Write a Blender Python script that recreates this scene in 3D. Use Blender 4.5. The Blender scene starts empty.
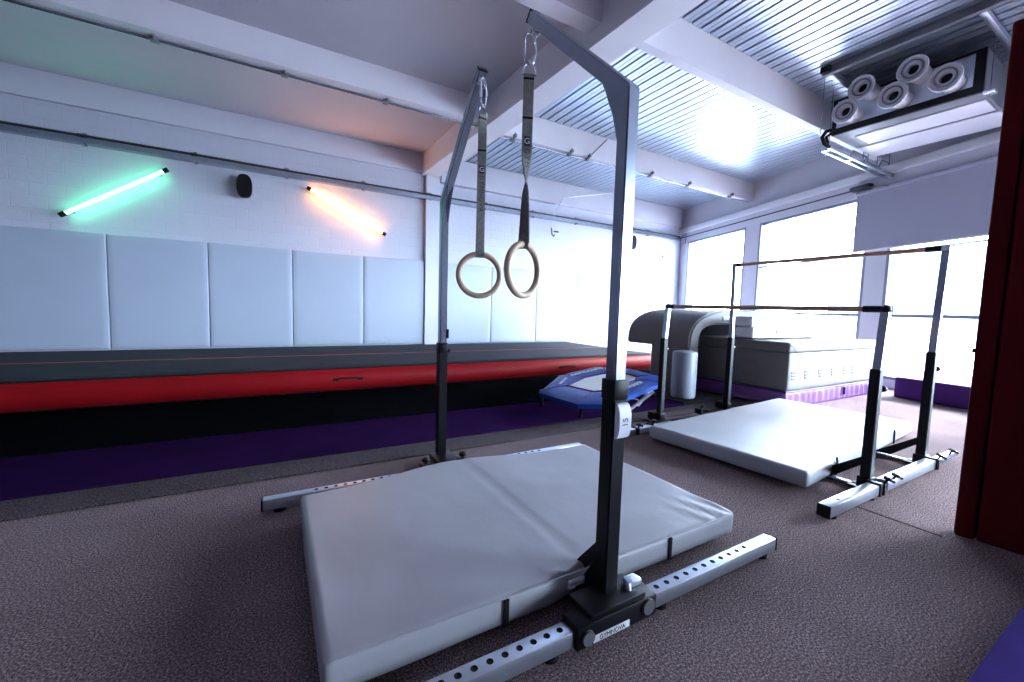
import bpy, bmesh, math, random
from mathutils import Vector, Matrix, noise
random.seed(4)
PI = math.pi
scene = bpy.context.scene
C = scene.collection

# ------------------------------------------------------------------ helpers
def tag(o, label=None, cat=None, group=None, kind=None):
    if label: o['label'] = label
    if cat: o['category'] = cat
    if group: o['group'] = group
    if kind: o['kind'] = kind
    return o

def thing(name, label, cat, loc=(0, 0, 0), rz=0.0, group=None):
    o = bpy.data.objects.new(name, None)
    o.empty_display_size = .1
    C.objects.link(o)
    o.location = loc
    o.rotation_euler = (0, 0, rz)
    return tag(o, label, cat, group)

def finish(name, bm, mat, smooth=40):
    bmesh.ops.recalc_face_normals(bm, faces=bm.faces)
    me = bpy.data.meshes.new(name)
    bm.to_mesh(me)
    bm.free()
    if smooth:
        for p in me.polygons: p.use_smooth = True
        me.set_sharp_from_angle(angle=math.radians(smooth))
    for m in (mat if isinstance(mat, (list, tuple)) else [mat]):
        me.materials.append(m)
    return me

def obj(name, bm, mat, parent=None, smooth=40):
    """one mesh object; geometry is in the parent's own coordinates"""
    me = finish(name, bm, mat, smooth)
    o = bpy.data.objects.new(name, me)
    C.objects.link(o)
    if parent is not None: o.parent = parent
    return o

def wpart(name, bm, mat, root, parent=None, smooth=40):
    """geometry given in world coordinates, moved to the root's frame"""
    M = (Matrix.Translation(root.location) @ Matrix.Rotation(root.rotation_euler.z, 4, 'Z')).inverted()
    bmesh.ops.transform(bm, matrix=M, verts=bm.verts)
    return obj(name, bm, mat, parent or root, smooth)

def single(name, bm, mat, label=None, cat=None, group=None, kind=None, smooth=40):
    """top-level single mesh thing with its origin at the middle of its base"""
    xs = [v.co.x for v in bm.verts]; ys = [v.co.y for v in bm.verts]; zs = [v.co.z for v in bm.verts]
    o0 = Vector(((min(xs)+max(xs))/2, (min(ys)+max(ys))/2, min(zs)))
    bmesh.ops.translate(bm, vec=-o0, verts=bm.verts)
    o = obj(name, bm, mat, None, smooth)
    o.location = o0
    return tag(o, label, cat, group, kind)

def struct(name, bm, mat, smooth=0):
    o = obj(name, bm, mat, None, smooth)
    o['kind'] = 'structure'
    return o

def box(bm, lo, hi, bev=0.0, seg=2, M=None):
    lo = Vector(lo); hi = Vector(hi)
    r = bmesh.ops.create_cube(bm, size=1)
    vs = r['verts']
    for v in vs:
        v.co = Vector(((lo[i]+hi[i])/2 + v.co[i]*(hi[i]-lo[i]) for i in range(3)))
    if bev:
        es = list({e for v in vs for e in v.link_edges})
        rr = bmesh.ops.bevel(bm, geom=es, offset=bev, segments=seg, affect='EDGES', profile=.5)
        vs = list({v for f in rr['faces'] for v in f.verts} | {v for v in vs if v.is_valid})
    if M is not None: bmesh.ops.transform(bm, matrix=M, verts=vs)
    return vs

def B(lo, hi, bev=0.0, seg=2, M=None):
    bm = bmesh.new(); box(bm, lo, hi, bev, seg, M); return bm

def cyl(bm, p, q, r, n=16, r2=None, caps=True):
    p = Vector(p); q = Vector(q); d = q-p
    M = Matrix.Translation((p+q)/2) @ d.to_track_quat('Z', 'Y').to_matrix().to_4x4()
    return bmesh.ops.create_cone(bm, cap_ends=caps, segments=n, radius1=r, radius2=r if r2 is None else r2, depth=d.length, matrix=M)['verts']

def tube(bm, pts, r, n=8, closed=False):
    pts = [Vector(p) for p in pts]
    N = len(pts); rings = []
    up = None
    for i, p in enumerate(pts):
        if closed: t = pts[(i+1) % N]-pts[i-1]
        else: t = pts[min(i+1, N-1)]-pts[max(i-1, 0)]
        t.normalize()
        if up is None:
            up = t.orthogonal().normalized()
        up = (up - t*up.dot(t)).normalized()
        s = t.cross(up)
        rings.append([bm.verts.new(p + (up*math.cos(a*2*PI/n)+s*math.sin(a*2*PI/n))*r) for a in range(n)])
    for i in range(N if closed else N-1):
        a = rings[i]; b = rings[(i+1) % N]
        for k in range(n):
            bm.faces.new((a[k], a[(k+1) % n], b[(k+1) % n], b[k]))
    if not closed:
        bm.faces.new(rings[0][::-1]); bm.faces.new(rings[-1])

def prism(bm, poly, axis, a, b):
    """poly: 2D points, extruded along axis 'x'/'y'/'z' from a to b"""
    def P(u, v, w):
        return {'x': (w, u, v), 'y': (u, w, v), 'z': (u, v, w)}[axis]
    v0 = [bm.verts.new(P(u, v, a)) for u, v in poly]
    v1 = [bm.verts.new(P(u, v, b)) for u, v in poly]
    n = len(poly)
    bm.faces.new(v0[::-1]); bm.faces.new(v1)
    for i in range(n):
        bm.faces.new((v0[i], v0[(i+1) % n], v1[(i+1) % n], v1[i]))
    return v0+v1

def lathe(bm, prof, p, axis, n=32, closed=False):
    """prof: (r, t) along axis direction from point p"""
    p = Vector(p); ax = Vector(axis).normalized()
    u = ax.orthogonal().normalized(); w = ax.cross(u)
    rings = []
    for r, t in prof:
        if r < 1e-6: rings.append([bm.verts.new(p+ax*t)])
        else: rings.append([bm.verts.new(p+ax*t+(u*math.cos(k*2*PI/n)+w*math.sin(k*2*PI/n))*r) for k in range(n)])
    m = len(rings)
    for i in range(m if closed else m-1):
        a = rings[i]; b = rings[(i+1) % m]
        if len(a) == 1 and len(b) == 1: continue
        for k in range(n):
            k2 = (k+1) % n
            if len(a) == 1: bm.faces.new((a[0], b[k2], b[k]))
            elif len(b) == 1: bm.faces.new((a[k], a[k2], b[0]))
            else: bm.faces.new((a[k], a[k2], b[k2], b[k]))

def softbox(lo, hi, r=.02, step=.05, amp=.004, freq=4.0, crease=None, seed=0, sag=0.0, zamp=None):
    """a padded block: subdivided box with rounded edges, gentle wrinkles"""
    bm = bmesh.new()
    lo = Vector(lo); hi = Vector(hi); D = hi-lo
    n = [max(2, min(90, int(round(D[i]/step)))) for i in range(3)]
    def coords(i):
        c = [lo[i]+D[i]*k/n[i] for k in range(n[i]+1)]
        ex = [lo[i]+r*.3, lo[i]+r, hi[i]-r, hi[i]-r*.3]
        c = sorted(set([round(x, 5) for x in c if (x <= lo[i]+1e-6 or x >= hi[i]-1e-6 or lo[i]+r*1.2 < x < hi[i]-r*1.2)]+[round(x, 5) for x in ex if lo[i] < x < hi[i]]))
        return c
    X, Y, Z = coords(0), coords(1), coords(2)
    cache = {}
    def V(x, y, z):
        k = (x, y, z)
        if k not in cache: cache[k] = bm.verts.new(k)
        return cache[k]
    for A, Bc, Cc, f in ((X, Y, Z, lambda a, b, c: (a, b, c)), (X, Z, Y, lambda a, b, c: (a, c, b)), (Y, Z, X, lambda a, b, c: (c, a, b))):
        for c in (Cc[0], Cc[-1]):
            for i in range(len(A)-1):
                for j in range(len(Bc)-1):
                    bm.faces.new([V(*f(A[i], Bc[j], c)), V(*f(A[i+1], Bc[j], c)), V(*f(A[i+1], Bc[j+1], c)), V(*f(A[i], Bc[j+1], c))])
    core_lo = lo+Vector((r, r, r)); core_hi = hi-Vector((r, r, r))
    for v in bm.verts:
        p = v.co.copy()
        c = Vector([min(max(p[i], core_lo[i]), core_hi[i]) for i in range(3)])
        d = p-c
        if d.length > 1e-6: p = c+d.normalized()*min(d.length, r) if d.length > r else p
        nv = noise.noise_vector(p*freq+Vector((seed*7.3, 0, 0)))
        nf = noise.noise(p*freq*3+Vector((0, seed*3.1, 5)))
        out = Vector([0 if core_lo[i] <= v.co[i] <= core_hi[i] else (1 if v.co[i] > core_hi[i] else -1) for i in range(3)])
        if out.length: out.normalize()
        a = amp
        p += out*(nv.x*a+nf*a*.5)
        if crease:
            for cx, cw, cd in crease:
                if v.co.z > (lo.z+hi.z)/2:
                    p.z -= cd*math.exp(-((v.co.x-cx)/cw)**2)
        if sag:
            p.z += sag*nv.y*(1 if v.co.z > (lo.z+hi.z)/2 else 0)
        v.co = p
    return bm

def textmesh(s, size, extrude=.0005):
    cu = bpy.data.curves.new('txt', 'FONT')
    cu.body = s; cu.size = size; cu.extrude = extrude
    cu.align_x = 'CENTER'; cu.align_y = 'CENTER'
    o = bpy.data.objects.new('txt', cu)
    C.objects.link(o)
    dg = bpy.context.evaluated_depsgraph_get()
    me = bpy.data.meshes.new_from_object(o.evaluated_get(dg))
    bm = bmesh.new(); bm.from_mesh(me)
    bpy.data.objects.remove(o); bpy.data.meshes.remove(me); bpy.data.curves.remove(cu)
    return bm

def frame(o, x, y):
    """matrix with local X->x, local Y->y, origin o"""
    x = Vector(x).normalized(); y = Vector(y).normalized(); z = x.cross(y).normalized(); y = z.cross(x)
    return Matrix(((x.x, y.x, z.x, o[0]), (x.y, y.y, z.y, o[1]), (x.z, y.z, z.z, o[2]), (0, 0, 0, 1)))

# ------------------------------------------------------------------ materials
def mat(name, col, rough=.6, metal=0.0, spec=.5, noise_s=0, noise_a=0.0, bump=0.0, bump_s=60, emis=None, es=0, sheen=0, coat=0):
    m = bpy.data.materials.new(name); m.use_nodes = True
    nt = m.node_tree; N = nt.nodes; L = nt.links
    b = N['Principled BSDF']
    b.inputs['Base Color'].default_value = (*col, 1)
    b.inputs['Roughness'].default_value = rough
    b.inputs['Metallic'].default_value = metal
    b.inputs['Specular IOR Level'].default_value = spec
    if sheen: b.inputs['Sheen Weight'].default_value = sheen
    if coat: b.inputs['Coat Weight'].default_value = coat
    if emis:
        b.inputs['Emission Color'].default_value = (*emis, 1); b.inputs['Emission Strength'].default_value = es
    tc = N.new('ShaderNodeTexCoord')
    if noise_a:
        t = N.new('ShaderNodeTexNoise'); t.inputs['Scale'].default_value = noise_s; t.inputs['Detail'].default_value = 5
        L.new(tc.outputs['Object'], t.inputs['Vector'])
        r = N.new('ShaderNodeMapRange'); r.inputs['From Min'].default_value = .3; r.inputs['From Max'].default_value = .7
        r.inputs['To Min'].default_value = 1-noise_a; r.inputs['To Max'].default_value = 1+noise_a
        L.new(t.outputs['Fac'], r.inputs['Value'])
        mx = N.new('ShaderNodeVectorMath'); mx.operation = 'SCALE'; mx.inputs[0].default_value = col
        L.new(r.outputs['Result'], mx.inputs['Scale']); L.new(mx.outputs['Vector'], b.inputs['Base Color'])
    if bump:
        t2 = N.new('ShaderNodeTexNoise'); t2.inputs['Scale'].default_value = bump_s; t2.inputs['Detail'].default_value = 4
        L.new(tc.outputs['Object'], t2.inputs['Vector'])
        bp = N.new('ShaderNodeBump'); bp.inputs['Strength'].default_value = bump; bp.inputs['Distance'].default_value = .01
        L.new(t2.outputs['Fac'], bp.inputs['Height']); L.new(bp.outputs['Normal'], b.inputs['Normal'])
    return m

def carpet_mat(name, c1, c2, c3):
    m = bpy.data.materials.new(name); m.use_nodes = True
    nt = m.node_tree; N = nt.nodes; L = nt.links; b = N['Principled BSDF']
    b.inputs['Roughness'].default_value = 1.0; b.inputs['Specular IOR Level'].default_value = .03
    tc = N.new('ShaderNodeTexCoord')
    t = N.new('ShaderNodeTexNoise'); t.inputs['Scale'].default_value = 150; t.inputs['Detail'].default_value = 6; t.inputs['Roughness'].default_value = .8
    L.new(tc.outputs['Object'], t.inputs['Vector'])
    cr = N.new('ShaderNodeValToRGB'); e = cr.color_ramp.elements
    e[0].position = .36; e[0].color = (*c1, 1); e[1].position = .64; e[1].color = (*c3, 1)
    k = cr.color_ramp.elements.new(.5); k.color = (*c2, 1)
    L.new(t.outputs['Fac'], cr.inputs['Fac'])
    t3 = N.new('ShaderNodeTexNoise'); t3.inputs['Scale'].default_value = 3.0; t3.inputs['Detail'].default_value = 4
    L.new(tc.outputs['Object'], t3.inputs['Vector'])
    r = N.new('ShaderNodeMapRange'); r.inputs['From Min'].default_value = .3; r.inputs['From Max'].default_value = .7
    r.inputs['To Min'].default_value = .88; r.inputs['To Max'].default_value = 1.12
    L.new(t3.outputs['Fac'], r.inputs['Value'])
    mx = N.new('ShaderNodeVectorMath'); mx.operation = 'SCALE'
    L.new(cr.outputs['Color'], mx.inputs[0]); L.new(r.outputs['Result'], mx.inputs['Scale'])
    L.new(mx.outputs['Vector'], b.inputs['Base Color'])
    bp = N.new('ShaderNodeBump'); bp.inputs['Strength'].default_value = .6; bp.inputs['Distance'].default_value = .004
    L.new(t.outputs['Fac'], bp.inputs['Height']); L.new(bp.outputs['Normal'], b.inputs['Normal'])
    return m

def block_wall_mat(name, col, rotx=True):
    m = bpy.data.materials.new(name); m.use_nodes = True
    nt = m.node_tree; N = nt.nodes; L = nt.links; b = N['Principled BSDF']
    b.inputs['Roughness'].default_value = .55
    tc = N.new('ShaderNodeTexCoord'); mp = N.new('ShaderNodeMapping')
    mp.inputs['Rotation'].default_value = (PI/2, 0, 0)
    L.new(tc.outputs['Object'], mp.inputs['Vector'])
    br = N.new('ShaderNodeTexBrick'); br.inputs['Scale'].default_value = 1
    br.inputs['Brick Width'].default_value = .33; br.inputs['Row Height'].default_value = .16
    br.inputs['Mortar Size'].default_value = .006; br.inputs['Mortar Smooth'].default_value = .4
    br.inputs['Color1'].default_value = (*col, 1); br.inputs['Color2'].default_value = (col[0]*.97, col[1]*.97, col[2]*.98, 1)
    br.inputs['Mortar'].default_value = (col[0]*.96, col[1]*.96, col[2]*.97, 1)
    L.new(mp.outputs['Vector'], br.inputs['Vector']); L.new(br.outputs['Color'], b.inputs['Base Color'])
    t = N.new('ShaderNodeTexNoise'); t.inputs['Scale'].default_value = 14; t.inputs['Detail'].default_value = 6
    L.new(tc.outputs['Object'], t.inputs['Vector'])
    ad = N.new('ShaderNodeMath'); ad.operation = 'MULTIPLY_ADD'
    L.new(t.outputs['Fac'], ad.inputs[0]); ad.inputs[1].default_value = .8
    iv = N.new('ShaderNodeMath'); iv.operation = 'MULTIPLY'; iv.inputs[1].default_value = -1.0
    L.new(br.outputs['Fac'], iv.inputs[0]); L.new(iv.outputs[0], ad.inputs[2])
    bp = N.new('ShaderNodeBump'); bp.inputs['Strength'].default_value = .4; bp.inputs['Distance'].default_value = .010
    L.new(ad.outputs[0], bp.inputs['Height']); L.new(bp.outputs['Normal'], b.inputs['Normal'])
    return m

WALL = mat('wall_paint', (.62, .63, .70), .6, noise_s=3, noise_a=.02)
DARKW = mat('fill_cut_dark_wall', (.16, .14, .20), .8)  # dark tone chosen for the unseen walls to cut bounced fill and raise contrast
CEIL = mat('ceiling_paint', (.66, .65, .70), .8, noise_s=2, noise_a=.03)
BEAMP = mat('beam_paint', (.86, .86, .90), .6, noise_s=3, noise_a=.02)
BRICK = block_wall_mat('painted_block', (.55, .57, .65))
CARPET = carpet_mat('carpet_brown_grey', (.034, .020, .021), (.150, .110, .116), (.56, .44, .44))
CARPET2 = carpet_mat('carpet_strip', (.014, .010, .012), (.062, .049, .055), (.17, .145, .155))
DECK = mat('galvanised_deck', (.60, .68, .78), .33, .9)
PAD = mat('wall_pad_vinyl', (.39, .45, .54), .45, noise_s=1.5, noise_a=.03, bump=.15, bump_s=6)
STEEL = mat('brushed_steel', (.36, .40, .48), .26, .92, noise_s=8, noise_a=.08)
ZINC = mat('zinc_plated_steel', (.62, .68, .76), .28, .9, noise_s=20, noise_a=.06)
CHROME = mat('chrome', (.8, .8, .82), .12, 1)
BLACK = mat('black_powder_coat', (.004, .004, .006), .42, spec=.22)
BLACKR = mat('black_rubber', (.006, .006, .007), .8, spec=.2)
BLACKMAT = mat('black_mat', (.003, .0035, .0045), 1.0, spec=0, noise_s=5, noise_a=.2)
PURPLE = mat('purple_mat', (.018, .006, .036), 1.0, spec=0, noise_s=4, noise_a=.12)
PURPLE2 = mat('purple_vinyl', (.16, .06, .26), .5, noise_s=3, noise_a=.06)
PURPLE3 = mat('purple_dark_vinyl', (.06, .012, .15), .6, spec=.25, noise_s=3, noise_a=.06)
VIOLET = mat('violet_mat', (.045, .022, .20), .9, spec=.1, noise_s=8, noise_a=.1)
GREYV = mat('grey_vinyl', (.365, .365, .39), .42, noise_s=2.5, noise_a=.05, bump=.12, bump_s=14)
GREYV2 = mat('pale_grey_vinyl', (.34, .35, .375), .45, noise_s=2.5, noise_a=.04, bump=.12, bump_s=10)
GREYV3 = mat('grey_cover', (.115, .11, .105), .55, noise_s=2.5, noise_a=.06, bump=.15, bump_s=12)
GREYD = mat('dark_grey_vinyl', (.10, .10, .105), .5)
PRINT = mat('faded_print', (.11, .105, .15), .6)
PRINTR = mat('faded_red_print', (.15, .10, .09), .6)
WOOD = mat('pale_wood', (.56, .40, .25), .45, noise_s=12, noise_a=.12)
WOODBAR = mat('bar_wood', (.50, .30, .20), .4, noise_s=10, noise_a=.1)
WEB = mat('grey_webbing', (.20, .20, .185), .8, noise_s=60, noise_a=.2, bump=.4, bump_s=300)
WHITE = mat('white_print', (.85, .85, .85), .5)
WHITEV = mat('white_vinyl', (.80, .82, .84), .45)
PRINTD = mat('dark_print', (.02, .02, .025), .6)
BLUE = mat('blue_pad', (.004, .048, .25), .5, spec=.25, noise_s=6, noise_a=.08, bump=.1, bump_s=20)
BED = mat('trampoline_bed', (.82, .84, .82), .7, noise_s=90, noise_a=.12)
REDT = mat('red_vinyl_track', (.24, .003, .006), .55, spec=.15, noise_s=3, noise_a=.06)
TRACKTOP = mat('track_top_grey', (.026, .031, .038), .8, spec=.12, noise_s=6, noise_a=.08)
REDLINE = mat('red_line', (.42, .03, .03), .6)
REDP = mat('red_panel', (.085, .0015, .004), .65, spec=.12, noise_s=3, noise_a=.08)
WHITEP = mat('white_powder_coat', (.78, .80, .84), .4)
GREYP = mat('grey_powder_coat', (.17, .19, .22), .45)
FRAMEM = mat('window_frame_grey', (.20, .24, .34), .5)
BLIND = mat('blind_fabric', (.36, .37, .46), .8)
CABLE = mat('cable_dark', (.03, .035, .04), .5)
FACADE = mat('facade_pale', (.22, .24, .30), .9)
FACADEW = mat('facade_window', (.10, .13, .17), .2)
GROUND = mat('pavement', (.34, .34, .36), .9, noise_s=2, noise_a=.1)
GREEN = mat('green_neon', (.1, .9, .5), .5, emis=(.14, 1, .45), es=7)
AMBER = mat('amber_neon', (1, .6, .3), .5, emis=(1, .38, .09), es=18)

def glass_mat():
    m = bpy.data.materials.new('window_glass'); m.use_nodes = True
    nt = m.node_tree; N = nt.nodes; L = nt.links
    N.remove(N['Principled BSDF'])
    t = N.new('ShaderNodeBsdfTransparent'); t.inputs['Color'].default_value = (.96, .98, 1, 1)
    g = N.new('ShaderNodeBsdfGlossy'); g.inputs['Roughness'].default_value = .02
    lw = N.new('ShaderNodeLayerWeight'); lw.inputs['Blend'].default_value = .25
    pw = N.new('ShaderNodeMath'); pw.operation = 'POWER'; pw.inputs[1].default_value = 3.0
    L.new(lw.outputs['Facing'], pw.inputs[0])
    mx = N.new('ShaderNodeMixShader')
    L.new(pw.outputs[0], mx.inputs['Fac']); L.new(t.outputs[0], mx.inputs[1]); L.new(g.outputs[0], mx.inputs[2])
    L.new(mx.outputs[0], N['Material Output'].inputs['Surface'])
    return m
GLASS = glass_mat()

# ------------------------------------------------------------------ room shell
WY = 7.6; ZC = 3.76; ZB = 3.42
XB, YB = -5.0, -7.2
P0 = Vector((9.6, WY, 0)); WD = Vector((-.326, -.9454, 0)).normalized(); WN = Vector((.9454, -.326, 0)).normalized()
SMAX = (WY-YB)/.9454
def WP(s, out=0.0, z=0.0): return P0+WD*s+WN*out+Vector((0, 0, z))
WM = frame(P0, WD, WN)          # local x along wall, y outward, then z = x cross y (down) -> handled below
def wbox(bm, s0, s1, o0, o1, z0, z1, bev=0):
    """box in the skewed window wall's frame"""
    bmv = []
    for s, o, z in ((s0, o0, z0), (s1, o0, z0), (s1, o1, z0), (s0, o1, z0), (s0, o0, z1), (s1, o0, z1), (s1, o1, z1), (s0, o1, z1)):
        bmv.append(bm.verts.new(WP(s, o, z)))
    fs = []
    for f in ((0, 1, 2, 3), (4, 5, 6, 7), (0, 1, 5, 4), (1, 2, 6, 5), (2, 3, 7, 6), (3, 0, 4, 7)):
        fs.append(bm.faces.new([bmv[i] for i in f]))
    if bev:
        bmesh.ops.bevel(bm, geom=list({e for v in bmv for e in v.link_edges}), offset=bev, segments=2, affect='EDGES')
    return bmv
def WB(*a, **k):
    bm = bmesh.new(); wbox(bm, *a, **k); return bm

struct('floor', B((XB-.2, YB-.2, -.12), (11.2, WY+.2, 0)), CARPET)
struct('wall_left', B((XB-.2, WY, 0), (9.75, WY+.2, ZC+.3)), BRICK)
struct('wall_back', B((XB-.2, YB, 0), (XB, WY, ZC+.3)), DARKW)
struct('wall_right', B((XB-.2, YB-.2, 0), (6.2, YB, ZC+.3)), DARKW)
# window wall pieces
OPEN = [(.32, 2.38), (2.76, 4.97), (5.27, 7.5), (7.85, 10.0), (10.35, 12.6)]
ZS, ZT, ZM, ZH = .12, 1.06, 2.0, 2.9
bm = bmesh.new()
wbox(bm, -.1, SMAX+.3, 0, .25, 0, ZS)
wbox(bm, -.1, SMAX+.3, 0, .25, ZH, ZC+.3)
prev = -.1
for a, b in OPEN:
    wbox(bm, prev, a, 0, .25, ZS, ZH); prev = b
wbox(bm, prev, SMAX+.3, 0, .25, ZS, ZH)
struct('wall_window', bm, WALL)
for i, (a, b) in enumerate(OPEN):
    bm = bmesh.new()
    t = .045
    wbox(bm, a, a+t, .0, .10, ZS, ZH); wbox(bm, b-t, b, .0, .10, ZS, ZH)
    wbox(bm, a+t, b-t, .02, .09, ZH-t, ZH); wbox(bm, a+t, b-t, .02, .09, ZS, ZS+t)
    wbox(bm, a+t, b-t, .02, .09, ZT-t/2, ZT+t/2); wbox(bm, a+t, b-t, .02, .09, ZM-.012, ZM+.012)
    w = struct('window_%d' % (i+1), bm, FRAMEM)
    g = bmesh.new()
    wbox(g, a+t, b-t, .052, .058, ZS+t, ZT-t/2); wbox(g, a+t, b-t, .052, .058, ZT+t/2, ZM-.012); wbox(g, a+t, b-t, .052, .058, ZM+.012, ZH-t)
    obj('pane', g, GLASS, w, 0)
# trunking along the top of the window wall
struct('trim_1', WB(.02, SMAX-.1, -.09, -.002, 3.14, 3.25, bev=.006), WHITEP, 40)
# blind over the upper lights
t = thing('roller_blind', 'lavender grey blind covering the upper window lights beside the red panel', 'blind', tuple(WP(6.2, -.06, 2.04)))
wpart('blind_fabric', WB(4.79, 7.75, -.05, -.042, 2.06, 2.92), BLIND, t)
bm = bmesh.new(); cyl(bm, WP(4.79, -.046, 2.95), WP(7.75, -.046, 2.95), .035, 16)
wpart('blind_tube', bm, BLIND, t)
wpart('bottom_bar', WB(4.79, 7.75, -.056, -.036, 2.04, 2.065, bev=.004), WHITEP, t)

# ceilings: plain slab left of the cross beam, steel deck right of it
XBEAM0, XBEAM1 = 2.46, 2.78
def bx_at(y): return -.038*(y-5.0)     # the cross beam is a touch out of square
bm = bmesh.new()
prism(bm, [(XB-.2, YB-.2), (XBEAM0+.1+bx_at(YB), YB-.2), (XBEAM0+.1+bx_at(WY), WY+.2), (XB-.2, WY+.2)], 'z', ZC, ZC+.25)
struct('ceiling', bm, CEIL)
# roof deck: ribs run across (along y)
bm = bmesh.new()
pitch = .137
x = 2.55; prof = []
while x < 10.2:
    prof += [(x, ZC+.006), (x+.050, ZC+.006), (x+.054, ZC+.012), (x+.060, ZC+.006), (x+.104, ZC+.006), (x+.108, ZC+.055), (x+.131, ZC+.055), (x+.135, ZC+.006)]
    x += pitch
prof = prof
y0, y1 = YB-.2, WY+.2
v0 = [bm.verts.new((u, y0, v)) for u, v in prof]; v1 = [bm.verts.new((u, y1, v)) for u, v in prof]
v2 = [bm.verts.new((u, y0, ZC+.08)) for u, v in prof]; v3 = [bm.verts.new((u, y1, ZC+.08)) for u, v in prof]
for i in range(len(prof)-1):
    bm.faces.new((v0[i], v0[i+1], v1[i+1], v1[i]))
    bm.faces.new((v2[i], v2[i+1], v3[i+1], v3[i]))
struct('ceiling_deck', bm, DECK)
# cross beam (runs away from the camera, to the left wall)
bm = bmesh.new()
prism(bm, [(XBEAM0+bx_at(YB), YB), (XBEAM1+bx_at(YB), YB), (XBEAM1+bx_at(WY), WY), (XBEAM0+bx_at(WY), WY)], 'z', ZB-.03, ZC+.1)
struct('cross_beam', bm, BEAMP)
# joists: either side of the cross beam
def left_beam(y, w=.18, zb=ZB+.04):
    struct('ceiling_beam', B((XB, y, zb), (XBEAM0+bx_at(y)-.002, y+w, ZC)), BEAMP)
def right_beam(y, w=.10):
    xe = 9.6-(WY-y)*.345-.02
    struct('roof_beam', B((XBEAM1+bx_at(y)-.0, y, ZB-.02), (xe, y+w, ZC+.03)), BEAMP)
left_beam(2.97, zb=3.53)
for y in (5.15, .45, -1.9, -4.4): left_beam(y)
for y in (2.80, 5.22, .38, -2.0, -4.4): right_beam(y)
# edge beam along the left wall, pilaster under the cross beam
struct('trim_2', B((XB, WY-.05, 3.42), (2.40, WY, ZC)), WALL)
struct('trim_3', B((2.44, WY-.09, 0), (2.70, WY, ZB-.03)), WALL)
# haunch of the wall head right of the pilaster
struct('trim_4', B((2.72, WY-.12, 3.30), (9.4, WY, ZC)), WALL)

# floor coverings
single('carpet_strip', B((XB+.01, 2.62, 0), (4.74, 2.865, .012), .005), CARPET2, 'long darker grey carpet strip running beside the purple floor mat', 'carpet')
single('purple_floor_mat', B((XB+.01, 2.87, 0), (3.85, 3.60, .02), .006), PURPLE, 'long flat purple floor mat between carpet strip and black mat', 'floor mat')
single('black_floor_mat', B((XB+.01, 3.61, 0), (5.95, 4.95, .022), .006), BLACKMAT, 'long flat black floor mat in front of the red inflatable track', 'floor mat')
single('violet_floor_mat', softbox((1.1, -1.8, 0), (2.72, .277, .03), .008, .08, .001), VIOLET, 'violet floor mat at the foot of the red padded panel, cut by the frame', 'floor mat')
single('carpet_seam', B((2.674, .585, 0), (2.686, .92, .0015)), CARPET2, 'thin dark seam in the carpet before the uneven bars', 'seam')

# ------------------------------------------------------------------ wall pads
edges = [-4.93, -4.13, -3.03, -1.934, -.835, .259, 1.349, 2.43]
e2 = [2.71, 3.84, 4.94, 6.04, 7.14, 8.24, 9.34]
lab = {0: 'whole blue-grey wall pad at the left edge of the picture, below the green tube light',
       }
pads = []
for es in (edges, e2):
    for i in range(len(es)-1):
        pads.append((es[i], es[i+1]))
names = ['pale wall pad out of view at the far left', 'pale wall pad next to the leftmost one in view',
         'leftmost pale wall pad in the photo, under the left end of the green tube light',
         'pale wall pad under the right, upper end of the green tube light',
         'pale wall pad below the black oval speaker on the left',
         'pale wall pad below the upper end of the amber tube light',
         'pale wall pad just left of the pilaster and the rear post of the ring frame',
         'white wall pad just right of the pilaster, behind the hanging ring on the left',
         'white wall pad seen between and behind the two rings',
         'white wall pad right of the rings, left of the front steel post',
         'white wall pad hidden mostly by the front steel post',
         'white wall pad above the far end of the red track',
         'white wall pad at the window end of the left wall']
for k, (a, b) in enumerate(pads):
    if b < -3: continue
    bm = softbox((a+.003, WY-.052, .30), (b-.003, WY-.005, 1.84), .012, .08, .0025, 2.0, seed=k)
    single('wall_pad', bm, PAD, names[k], 'wall pad', 'wall pads along the left wall')

# ------------------------------------------------------------------ cable tray, conduits, lights, speakers on left wall
t = thing('cable_tray', 'galvanised cable tray running the length of the brick wall', 'cable tray', (2.3, WY-.06, 2.94))
bm = bmesh.new()
box(bm, (XB+.05, WY-.12, 2.955), (9.45, WY-.005, 2.965)); box(bm, (XB+.05, WY-.125, 2.955), (9.45, WY-.118, 3.02))
wpart('tray', bm, STEEL, t)
bm = bmesh.new(); tube(bm, [(XB+.1, WY-.10, 3.045), (-1.2, WY-.10, 3.05), (.5, WY-.1, 3.04), (9.4, WY-.10, 3.045)], .018)
tube(bm, [(XB+.1, WY-.06, 3.0), (9.4, WY-.06, 3.0)], .02)
wpart('cable', bm, CABLE, t)
x = -4.4
while x < 9.2:
    bm = bmesh.new(); box(bm, (x-.02, WY-.13, 2.94), (x+.02, WY, 2.955)); box(bm, (x-.02, WY-.012, 2.94), (x+.02, WY, 3.11), .003)
    box(bm, (x-.05, WY-.11, 3.03), (x+.03, WY-.02, 3.075), .01)
    wpart('tray_bracket', bm, STEEL, t); x += 1.15

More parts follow.
